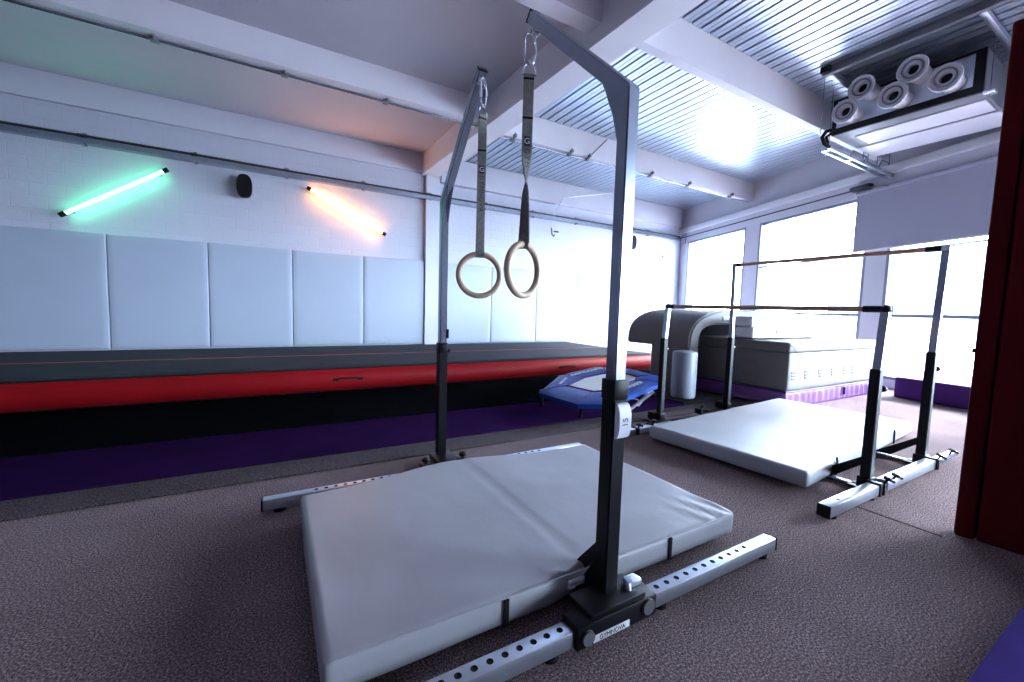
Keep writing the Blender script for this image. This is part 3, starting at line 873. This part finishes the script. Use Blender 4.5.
bm = bmesh.new(); box(bm, (2.905, .889, .012), (2.935, .961, .086), .004); box(bm, (3.795, .889, .012), (3.825, .961, .086), .004); wpart('foot_collar', bm, BLACK, ub)
foot_beam(ub, 2.34, 2.98, 2.335, .018, .066, .056, [])
wpart('foot_slide', B((3.04, 2.50, .004), (4.14, 2.54, .016), .003), BLACK, ub)
for x, y in ((2.99, .905), (3.10, .905), (3.84, .905), (4.08, .905)):
    bm = bmesh.new(); star_knob(bm, (x, y, .066), (.25, -.35, .9), .026); wpart('star_knob', bm, BLACK, ub)
for x, y in ((2.52, 2.30), (2.72, 2.33), (3.62, 2.52)):
    bm = bmesh.new(); star_knob(bm, (x, y, .068), (.1, -.3, .9), .024); box(bm, (x-.012, y-.012, .02), (x+.012, y+.06, .072), .003); wpart('star_knob', bm, BLACK, ub)
for x in (2.985, 3.845):
    wpart('cross_tube', B((x-.02, .96, .004), (x+.02, 2.62, .024), .003), STEEL, ub)

# ------------------------------------------------------------------ mini trampoline
tr = thing('mini_trampoline', 'mini trampoline with blue padded rim and white bed on the purple mat', 'trampoline', (2.86, 3.14, .02))
def tz(x): return .20+.13*(x-2.2)/1.2
OUT = [(2.42, 2.55), (3.28, 2.73), (3.50, 2.96), (3.56, 3.42), (3.38, 3.80), (2.80, 3.74), (2.21, 3.28), (2.24, 2.72)]
INN = [(2.66, 2.89), (3.18, 2.97), (3.32, 3.07), (3.35, 3.25), (3.20, 3.46), (2.92, 3.46), (2.55, 3.29), (2.59, 2.93)]
def octo(inset, cut):
    f = inset/.235
    return [(a[0]+(b[0]-a[0])*f, a[1]+(b[1]-a[1])*f) for a, b in zip(OUT, INN)]
def octo3(inset, cut, dz=0, sub=1):
    P = octo(inset, cut); out = []
    for i in range(8):
        a = P[i]; b = P[(i+1) % 8]
        for k in range(sub):
            f = k/sub; x = a[0]+(b[0]-a[0])*f; y = a[1]+(b[1]-a[1])*f
            out.append(Vector((x, y, tz(x)+dz)))
    return out
bm = bmesh.new(); tube(bm, octo3(.03, .32, -.04, 6), .017, 10, True); wpart('frame', bm, WHITEP, tr)
# blue pads, four sides + corners as one padded surface per side
outer = octo3(.0, .34, 0, 8); inner = octo3(.235, .20, 0, 8); n = len(outer)
bm = bmesh.new(); K = 8; rows = []
for i in range(n):
    row = []
    for k in range(K+1):
        f = k/K; p = outer[i].lerp(inner[i], f)
        p.z += .017*math.sin(PI*f)**.5-.004+.003*noise.noise(p*9)
        row.append(bm.verts.new(p))
    row2 = [bm.verts.new(inner[i]+Vector((0, 0, -.016))), bm.verts.new(outer[i].lerp(inner[i], .12)+Vector((0, 0, -.02))), bm.verts.new(outer[i].lerp(inner[i], .02)+Vector((0, 0, -.045)))]
    rows.append(row+row2)
for i in range(n):
    a = rows[i]; b = rows[(i+1) % n]; m = len(a)
    for k in range(m): bm.faces.new((a[k], a[(k+1) % m], b[(k+1) % m], b[k]))
pad = wpart('rim_pad', bm, BLUE, tr)
bm = bmesh.new(); P = octo3(.245, .20, -.006, 1); Q = [p-Vector((0, 0, .006)) for p in P]
v0 = [bm.verts.new(p) for p in P]; v1 = [bm.verts.new(p) for p in Q]
bm.faces.new(v0); bm.faces.new(v1[::-1])
for i in range(8): bm.faces.new((v0[i], v0[(i+1) % 8], v1[(i+1) % 8], v1[i]))
wpart('bed', bm, BED, tr)
bm = bmesh.new(); tube(bm, [p+Vector((0, 0, .002)) for p in octo3(.240, .20, 0, 1)], .007, 8, True); wpart('bed_binding', bm, PURPLE3, tr)
# pad seams
bm = bmesh.new()
for i in range(8):
    a = outer[i*8]; b = inner[i*8]
    tube(bm, [a+Vector((0, 0, .006)), a.lerp(b, .15)+Vector((0, 0, .010)), a.lerp(b, .5)+Vector((0, 0, .0145)), a.lerp(b, .85)+Vector((0, 0, .010)), b+Vector((0, 0, .004))], .003, 6)
wpart('pad_seam', bm, PURPLE3, tr, pad)
for (i, off) in ((0, .0), (4, 0), (5, 0)):
    a = outer[i*8]; b = outer[(i*8+8) % n]; ia = inner[i*8]; ib = inner[(i*8+8) % n]
    mid = (a+b+ia+ib)/4+Vector((0, 0, .0125)); d = (b-a).normalized()
    inn = ((ia+ib)/2-(a+b)/2).normalized()
    s = .11 if i != 5 else .06
    bm = textmesh('EUROTRAMP', s*.8, .0006)
    # flip so it reads from outside
    bmesh.ops.transform(bm, matrix=frame(mid+Vector((0, 0, .004)), d, inn), verts=bm.verts)
    wpart('lettering', bm, WHITE, tr, pad, 0)
# legs: slanted white tubes with dark sleeves
def leg(p, q, m=WHITEP, r=.014):
    bm = bmesh.new(); tube(bm, [p, q], r, 10)
    l = wpart('leg', bm, m, tr)
    b2 = bmesh.new(); cyl(b2, (q[0], q[1], .02), (q[0], q[1], .036), .022, 16); wpart('rubber_foot', b2, BLACKR, tr, l)
leg((2.33, 3.42, .19), (2.36, 3.44, .03), BLACK, .017); leg((2.40, 2.86, .19), (2.42, 2.90, .03), BLACK, .017)
leg((3.05, 2.62, .27), (2.86, 2.80, .03)); leg((3.27, 2.82, .28), (3.24, 2.98, .03))
leg((3.18, 3.58, .28), (3.28, 3.5, .03)); leg((2.62, 2.56, .22), (2.68, 2.76, .03))
bm = bmesh.new(); tube(bm, [(3.24, 2.97, .10), (3.10, 3.0, .13), (2.96, 3.05, .20)], .009, 8); tube(bm, [(3.27, 3.5, .10), (3.24, 2.97, .09)], .010, 8)
wpart('cross_brace', bm, STEEL, tr)

# ------------------------------------------------------------------ foam arch by the window
ar = thing('foam_arch', 'big grey padded arch standing over the crash mats behind the uneven bars', 'arch', (5.6, 3.6, 0))
def arch_prof(x0, x1, zt, rx, rz, pw=.78):
    pts = []
    for k in range(13):
        a = PI/2*k/12-(1e-9 if k == 12 else 0)
        pts.append((x0+rx-rx*math.cos(a)**pw, zt-rz+rz*math.sin(a)**pw))
    for k in range(13):
        a = PI/2*k/12
        pts.append((x1-rx+rx*math.sin(a)**pw, zt-rz+rz*max(0, math.cos(a))**pw))
    return pts
def arch_shell(ya, yb, zlow, x0=4.37, x1=7.40, zt=1.062, rx=.95, rz=.42, th=.185, cap=False):
    bm = bmesh.new()
    o = [(x0, zlow)]+arch_prof(x0, x1, zt, rx, rz)+[(x1, zlow)]
    i = [(x0+th, zlow)]+arch_prof(x0+th, x1-th, zt-.19, rx*.42, rz*.50)+[(x1-th, zlow)]
    N = len(o)
    V = {}
    for key, P in (('o', o), ('i', i)):
        for yy in (ya, yb):
            V[key, yy] = [bm.verts.new((u, yy, v)) for u, v in P]
    for k in range(N-1):
        bm.faces.new((V['o', ya][k], V['o', ya][k+1], V['o', yb][k+1], V['o', yb][k]))
        bm.faces.new((V['i', ya][k], V['i', ya][k+1], V['i', yb][k+1], V['i', yb][k]))
        for yy in (ya, yb): bm.faces.new((V['o', yy][k], V['o', yy][k+1], V['i', yy][k+1], V['i', yy][k]))
    for k in (0, N-1):
        bm.faces.new((V['o', ya][k], V['o', yb][k], V['i', yb][k], V['i', ya][k]))
    bmesh.ops.recalc_face_normals(bm, faces=bm.faces)
    es = [e for e in bm.edges if len(e.link_faces) == 2 and e.calc_face_angle(0) > math.radians(50)]
    bmesh.ops.bevel(bm, geom=es, offset=.02, segments=3, affect='EDGES')
    return bm
wpart('canopy', arch_shell(3.25, 4.28, .575), GREYV3, ar)
for x in (4.37, 7.40-.185):
    wpart('leg', B((x, 3.25, .03), (x+.185, 3.84, .59), .02, 3), GREYV3 if x > 5 else GREYV3, ar)
bm = bmesh.new(); prism(bm, [(4.42, .03)]+arch_prof(4.42, 7.35, .97, .75, .36)+[(7.35, .03)], 'y', 3.80, 3.835)
wpart('back_lining', bm, BLACKR, ar)
wpart('base_plate', B((3.87, 2.90, .0), (4.745, 3.80, .03), .006), BLACKR, ar)
bm = textmesh('GYM', .05, .001); bmesh.ops.transform(bm, matrix=frame((4.93, 3.117, .955), (1, 0, 0), (0, 0, 1)), verts=bm.verts)
bm.free()
# faded sign on the rim
wpart('rim_label', B((5.0, 3.241, .93), (5.35, 3.248, .985), .001), WHITE, ar)
wpart('rim_print', B((5.03, 3.238, .952), (5.25, 3.2415, .960)), PRINTR, ar)

# cylinder
bm = bmesh.new()
lathe(bm, [(0, .0), (.115, .0), (.132, .012), (.135, .04), (.135, .51), (.127, .532), (.10, .54), (0, .542)], (4.10, 3.10, .032), (0, 0, 1), 40)
for v in bm.verts:
    if v.co.z < .3: v.co.z += .012*math.sin(math.atan2(v.co.y-3.10, v.co.x-4.10)*3)*(1-(v.co.z-.05)/.25) if v.co.z > .06 else 0
cy = single('foam_cylinder', bm, mat('pale_blue_grey_vinyl', (.27, .31, .35), .45, noise_s=4, noise_a=.04), 'pale grey padded cylinder standing before the left leg of the arch', 'foam cylinder')

# ------------------------------------------------------------------ crash mat stack
t = thing('crash_mat', 'bright purple crash mat lying at the bottom of the mat stack', 'crash mat', (5.9, 2.9, .0))
bm = softbox((4.77, 2.32, .0), (6.98, 3.44, .178), .02, .035, .006, 6.0, seed=3)
for v in bm.verts:
    if v.co.y < 2.36: v.co.y += .010*math.sin(v.co.x*46+3*noise.noise(v.co*3))*math.sin(PI*min(1, v.co.z/.18))
    if v.co.x < 4.81: v.co.x += .020*math.sin(v.co.y*9+v.co.z*14)*math.sin(PI*min(1, v.co.z/.18)); v.co.z += .03*max(0, math.sin((v.co.y-2.4)*2.6))*(1 if v.co.z < .04 else 0)
wpart('cover', bm, PURPLE2, t)
bm = bmesh.new(); tube(bm, [(4.775, 3.42, .181), (4.765, 2.9, .181), (4.765, 2.325, .181), (5.9, 2.312, .181), (6.98, 2.315, .181)], .009, 8)
wpart('piping', bm, PURPLE3, t)
bm = B((6.10, 2.300, .06), (6.115, 2.320, .15), .002); wpart('zip_pull', bm, PURPLE3, t)
t = thing('crash_mat', 'thick grey crash mat with faded print, resting on the purple one', 'crash mat', (5.9, 2.9, .19))
wpart('cover', softbox((4.775, 2.32, .190), (6.98, 3.44, .592), .018, .06, .005, 4.0, seed=8), GREYV3, t)
for i, x in enumerate((4.92, 5.20, 5.52, 5.82, 6.12, 6.36)):
    bm = bmesh.new()
    for j in range(3):
        z = .395-.035*j
        box(bm, (x-.09+.01*j, 2.3155-.001, z-.010), (x+.09-.02*j, 2.3195-.001, z+.010), .001)
    wpart('faded_print', bm, PRINT, t)
for y, z in ((2.75, .50), (2.72, .34), (3.1, .42)):
    bm = bmesh.new()
    for j in range(2): box(bm, (4.768, y-.10, z-.035*j-.009), (4.772, y+.09, z-.035*j+.009), .001)
    wpart('faded_print', bm, PRINTR, t)
bm = bmesh.new(); tube(bm, [(4.772, 3.42, .598), (4.765, 2.9, .598), (4.767, 2.32, .598), (5.9, 2.315, .598), (6.98, 2.318, .598)], .008, 8)
wpart('piping', bm, GREYD, t)
t = thing('crash_mat', 'thinner grey mat directly on the thick printed mat, edge facing the bars', 'crash mat', (5.9, 2.9, .605))
wpart('cover', softbox((4.775, 2.325, .606), (6.96, 3.44, .722), .025, .05, .006, 4.0, seed=12), GREYV3, t)
bm = bmesh.new()
for p in ((4.79, 2.33), ):
    tube(bm, [(4.80, 2.322, .70), (4.86, 2.319, .66), (4.93, 2.318, .615)], .003, 6)
wpart('corner_fold', bm, GREYV3, t)
t = thing('foam_block', 'white foam block with two dark hand slots on top of the mat stack', 'foam block', (5.6, 2.9, .725))
wpart('cover', softbox((4.84, 2.76, .733), (6.45, 3.06, .864), .02, .06, .003, 4, seed=15), WHITEV, t)
for x in (5.42, 6.12):
    bm = bmesh.new(); box(bm, (x-.09, 2.752, .795), (x+.09, 2.762, .818), .004); tube(bm, [(x-.11, 2.755, .82), (x-.05, 2.745, .835), (x+.05, 2.745, .835), (x+.11, 2.755, .82)], .005, 6)
    wpart('hand_slot', bm, GREYD, t)
t = thing('foam_block', 'plain white foam block lying on the block with hand slots', 'foam block', (5.6, 2.9, .864))
wpart('cover', softbox((4.82, 2.77, .871), (6.5, 3.06, .988), .025, .06, .003, 4, seed=18), WHITEV, t)
bm = bmesh.new(); tube(bm, [(4.82, 2.772, .877), (5.6, 2.764, .877), (6.5, 2.77, .877)], .004, 6); wpart('piping', bm, WHITEV, t)

# purple block below the windows
M = frame((6.97, 2.10, 0), (-.14, -.99, 0), (.99, -.14, 0))
bm = softbox((0, 0, 0), (2.0, .33, .265), .02, .06, .002, 3, seed=21)
# local z of frame points down for this handedness, so build by explicit mapping
for v in bm.verts:
    s, o, z = v.co
    v.co = Vector((6.97-.17*s+.985*o, 2.11-.985*s-.17*o, z))
single('purple_block', bm, PURPLE3, 'dark purple foam block along the window wall right of the uneven bars', 'foam block')

# red padded panel on the right
rp = thing('red_panel', 'tall dark red padded partition panel at the right edge', 'padded panel', (2.86, .2, 0))
def rx(y): return 2.76+.13*(.57-y)*.9
bm = bmesh.new()
def panel(y0, y1, z0, z1, off=0, th=.10):
    bm = softbox((0, 0, 0), (th, y1-y0, z1-z0), .012, .12, .0015, 2)
    for v in bm.verts:
        y = y0+v.co.y
        v.co = Vector((rx(y)+v.co.x+off, y, z0+v.co.z))
    return bm
wpart('edge_pad', panel(.506, .570, .0, 2.29), REDP, rp)
wpart('main_pad', panel(-.20, .499, .0, 2.29), REDP, rp)
wpart('seam', panel(.497, .508, .01, 2.27, .012, .07), BLACKR, rp)
bm = B((2.752, .566, .86), (2.80, .576, .88), .002); wpart('hinge', bm, REDP, rp)

# ------------------------------------------------------------------ ventilation unit
hv = thing('ventilation_unit', 'suspended ventilation unit with five round jet nozzles and a black framed front', 'ventilation unit', (6.4, 2.0, 3.2))
x0, x1, y0, y1, z0, z1 = 5.9, 6.95, 1.355, 2.60, 3.20, 3.61
bm = bmesh.new()
box(bm, (x0+.03, y0, z0), (x1, y1, z1), .008)
case = wpart('casing', bm, GREYP, hv)
bm = bmesh.new(); box(bm, (x0-.005, y0, z0), (x0+.035, y1, z0+.075), .003); box(bm, (x0-.005, y0, z0+.07), (x0+.035, y0+.075, z1), .003)
box(bm, (x0-.005, y1-.035, z0+.07), (x0+.035, y1, z1), .003); box(bm, (x0-.005, y0+.07, z1-.02), (x0+.035, y1-.03, z1), .003)
wpart('front_frame', bm, BLACK, hv)
wpart('front_plate', B((x0+.018, y0+.07, z0+.07), (x0+.032, y1-.03, z1-.02)), ZINC, hv)
for yy, zz in ((2.384, 3.351), (2.242, 3.549), (1.962, 3.351), (1.820, 3.549), (1.566, 3.351)):
    c = Vector((5.66, yy, zz)); ax = Vector((-1, 0, -.06)).normalized()
    bm = bmesh.new()
    lathe(bm, [(.085, -.27), (.085, -.06), (.118, -.03), (.128, -.0), (.122, .012), (.105, .006), (.102, -.012), (.092, -.016), (.088, .004), (.075, .004), (.072, -.02), (.060, -.03), (.058, -.004), (.050, -.004), (.046, -.07), (.046, -.26)], c, ax, 36, True)
    nz = wpart('nozzle', bm, WHITEP, hv)
    bm = bmesh.new(); lathe(bm, [(0, -.06), (.047, -.06), (.047, -.066), (0, -.066)], c, ax, 24); wpart('nozzle_core', bm, BLACK, hv, nz)
    bm = bmesh.new(); lathe(bm, [(.075, .006), (.088, .006), (.088, -.004), (.075, -.004)], c, ax, 36, True); wpart('nozzle_ring', bm, GREYP, hv, nz)
bm = bmesh.new(); box(bm, (x0+.22, y0+.03, z0-.012), (x0+.60, y1-.16, z0+.002), .003); wpart('access_panel', bm, WHITEP, hv)
bm = bmesh.new(); box(bm, (x0+.66, y0+.01, z0-.012), (x1+.12, y1-.02, z0+.002), .003); wpart('access_panel', bm, WHITEP, hv)
bm = bmesh.new(); box(bm, (x1-.001, y0+.01, z0+.03), (x1+.12, y1-.02, z1-.03), .01); wpart('rear_duct', bm, ZINC, hv)
bm = bmesh.new(); tube(bm, [(x0+.02, y1+.01, 3.28), (x0-.02, y1+.05, 3.27), (x0-.06, y1+.07, 3.20), (x0-.02, y1+.06, 3.13), (x0+.06, y1+.04, 3.10)], .022, 10)
tube(bm, [(x0+.06, y1+.02, 3.26), (x0+.02, y1+.06, 3.22), (x0+.06, y1+.06, 3.13)], .018, 10)
wpart('hose', bm, BLACK, hv)
# suspension frame: struts at the deck, rods and a lower rail
sf = thing('strut_frame', 'galvanised strut channel frame hanging from the roof deck around the ventilation unit', 'strut frame', (6.3, 2.0, 3.1))
bm = bmesh.new(); box(bm, (5.34, .9, 3.69), (5.40, 2.50, 3.765), .003); wpart('strut', bm, GREYP, sf)
bm = bmesh.new(); box(bm, (5.30, 2.41, 3.70), (5.44, 2.50, 3.77), .006); wpart('strut_joint', bm, BLACK, sf)
for y in (2.45, 1.30):
    bm = bmesh.new(); box(bm, (5.38, y-.025, 3.70), (7.5, y+.025, 3.75), .003); wpart('strut', bm, ZINC, sf)
for x, y in ((5.95, 2.64), (6.9, 2.64), (5.95, 1.32), (6.9, 1.32), (5.42, 2.5), (7.9, 2.70), (7.5, 2.70), (7.2, 2.70)):
    bm = bmesh.new(); cyl(bm, (x, y, 3.08 if y > 2 else 3.16), (x, y, 3.75), .005, 8); wpart('hanger_rod', bm, STEEL, sf)
bm = bmesh.new(); box(bm, (5.94, 2.63, 3.085), (8.0, 2.66, 3.13), .003); box(bm, (6.05, 2.72, 3.085), (7.9, 2.75, 3.13), .003)
for x in (6.0, 6.6, 7.2, 7.8): box(bm, (x, 2.64, 3.08), (x+.04, 2.74, 3.09))
wpart('lower_rail', bm, ZINC, sf)
bm = bmesh.new(); box(bm, (5.90, 1.28, 3.175), (6.0, 1.36, 3.20), .003); wpart('rod_bracket', bm, ZINC, sf)
bm = bmesh.new()
tube(bm, [(6.5, 2.64, 3.09), (6.5, 2.60, 3.16), (6.9, 2.60, 3.16), (6.9, 2.64, 3.09)], .008, 8)
wpart('wire_loop', bm, STEEL, sf)
bm = bmesh.new(); tube(bm, [(7.6, 2.75, 3.09), (7.6, 2.68, 3.28), (7.85, 2.68, 3.28), (7.85, 2.75, 3.09)], .008, 8)
wpart('wire_loop', bm, STEEL, sf)

# dark pipe along the window wall
t = thing('wall_pipe', 'thin dark pipe under the white trunking along the window wall', 'pipe', tuple(WP(2.6, -.06, 3.0)))
bm = bmesh.new(); cyl(bm, WP(.10, -.07, 3.02), WP(5.0, -.07, 3.02), .013, 10); wpart('pipe', bm, CABLE, t)
bm = bmesh.new(); wbox(bm, 4.72, 5.02, -.14, -.03, 2.99, 3.06, bev=.012); cyl(bm, WP(5.0, -.1, 3.0), WP(5.35, -.2, 2.92), .01, 8); wpart('junction_box', bm, CABLE, t)
bm = bmesh.new(); cyl(bm, WP(.28, -.05, 2.85), WP(.28, -.05, 3.12), .012, 8); wpart('pipe_drop', bm, STEEL, t)

# ------------------------------------------------------------------ outside
struct('ground', B((5, -30, -.35), (70, 40, -.25)), GROUND)
bt = thing('building', 'pale building seen faintly through the window beside the red panel', 'building', (38, 8, -.25))
bm = bmesh.new(); box(bm, (38, 2, -.25), (46, 16, 5.4)); wpart('wall', bm, FACADE, bt, None, 0)
for i in range(6):
    yy = 3+i*2.1
    for z in (1.2, 3.6):
        w = wpart('window', B((37.9, yy, z), (38.05, yy+1.5, z+1.1)), FACADEW, bt, None, 0)
bm = bmesh.new(); box(bm, (37.8, 1.8, 5.4), (46.2, 16.2, 5.7)); wpart('roof_edge', bm, GREYP, bt, None, 0)

# ------------------------------------------------------------------ light
w = bpy.data.worlds.new('sky'); scene.world = w; w.use_nodes = True
nt = w.node_tree; N = nt.nodes; L = nt.links
bg = N['Background']; bg.inputs['Color'].default_value = (.68, .81, 1.0, 1); bg.inputs['Strength'].default_value = 23.0
for i, (a, b) in enumerate(OPEN):
    ld = bpy.data.lights.new('window_portal', 'AREA'); ld.shape = 'RECTANGLE'; ld.size = b-a; ld.size_y = ZH-ZS
    ld.cycles.is_portal = True
    lo = bpy.data.objects.new('window_portal', ld); C.objects.link(lo)
    lo.location = WP((a+b)/2, .12, (ZS+ZH)/2)
    zax = WN                      # area light shines along its -Z: into the room
    xax = WD; yax = zax.cross(xax)
    lo.matrix_world = Matrix(((xax.x, yax.x, zax.x, lo.location.x), (xax.y, yax.y, zax.y, lo.location.y), (xax.z, yax.z, zax.z, lo.location.z), (0, 0, 0, 1)))

sd = bpy.data.lights.new('hazy_sun', 'SUN'); sd.energy = 8.0; sd.angle = math.radians(14); sd.color = (1.0, .97, .95)
so = bpy.data.objects.new('hazy_sun', sd); C.objects.link(so); so.location = (14, 0, 8)
so.rotation_euler = Vector((-.93, .24, -.55)).to_track_quat('-Z', 'Y').to_euler()

# ------------------------------------------------------------------ camera
cam = bpy.data.cameras.new('camera'); co = bpy.data.objects.new('camera', cam); C.objects.link(co)
f = 412.3; pitch = -.078; roll = .0287; AZ = math.radians(60)
fw = Vector((0, math.cos(pitch), math.sin(pitch))); r = Vector((1, 0, 0)); u = r.cross(fw)
r2 = r*math.cos(roll)+u*math.sin(roll); u2 = -r*math.sin(roll)+u*math.cos(roll)
R3 = Matrix(((math.sin(AZ), math.cos(AZ), 0), (-math.cos(AZ), math.sin(AZ), 0), (0, 0, 1)))
RX, UP, FW = R3 @ r2, R3 @ u2, R3 @ fw
co.matrix_world = Matrix(((RX.x, UP.x, -FW.x, 0), (RX.y, UP.y, -FW.y, 0), (RX.z, UP.z, -FW.z, 1.0), (0, 0, 0, 1)))
cam.sensor_width = 36; cam.lens = f*36/1024; cam.clip_start = .02; cam.clip_end = 300
scene.camera = co

scene.view_settings.view_transform = 'Standard'; scene.view_settings.look = 'None'
scene.view_settings.gamma = 1; scene.view_settings.use_curve_mapping = False
scene.view_settings.exposure = 1.15
cy_ = scene.cycles
cy_.use_denoising = True; cy_.max_bounces = 10; cy_.diffuse_bounces = 6; cy_.glossy_bounces = 5; cy_.transparent_max_bounces = 12
cy_.sample_clamp_indirect = 8; cy_.caustics_reflective = False; cy_.caustics_refractive = False
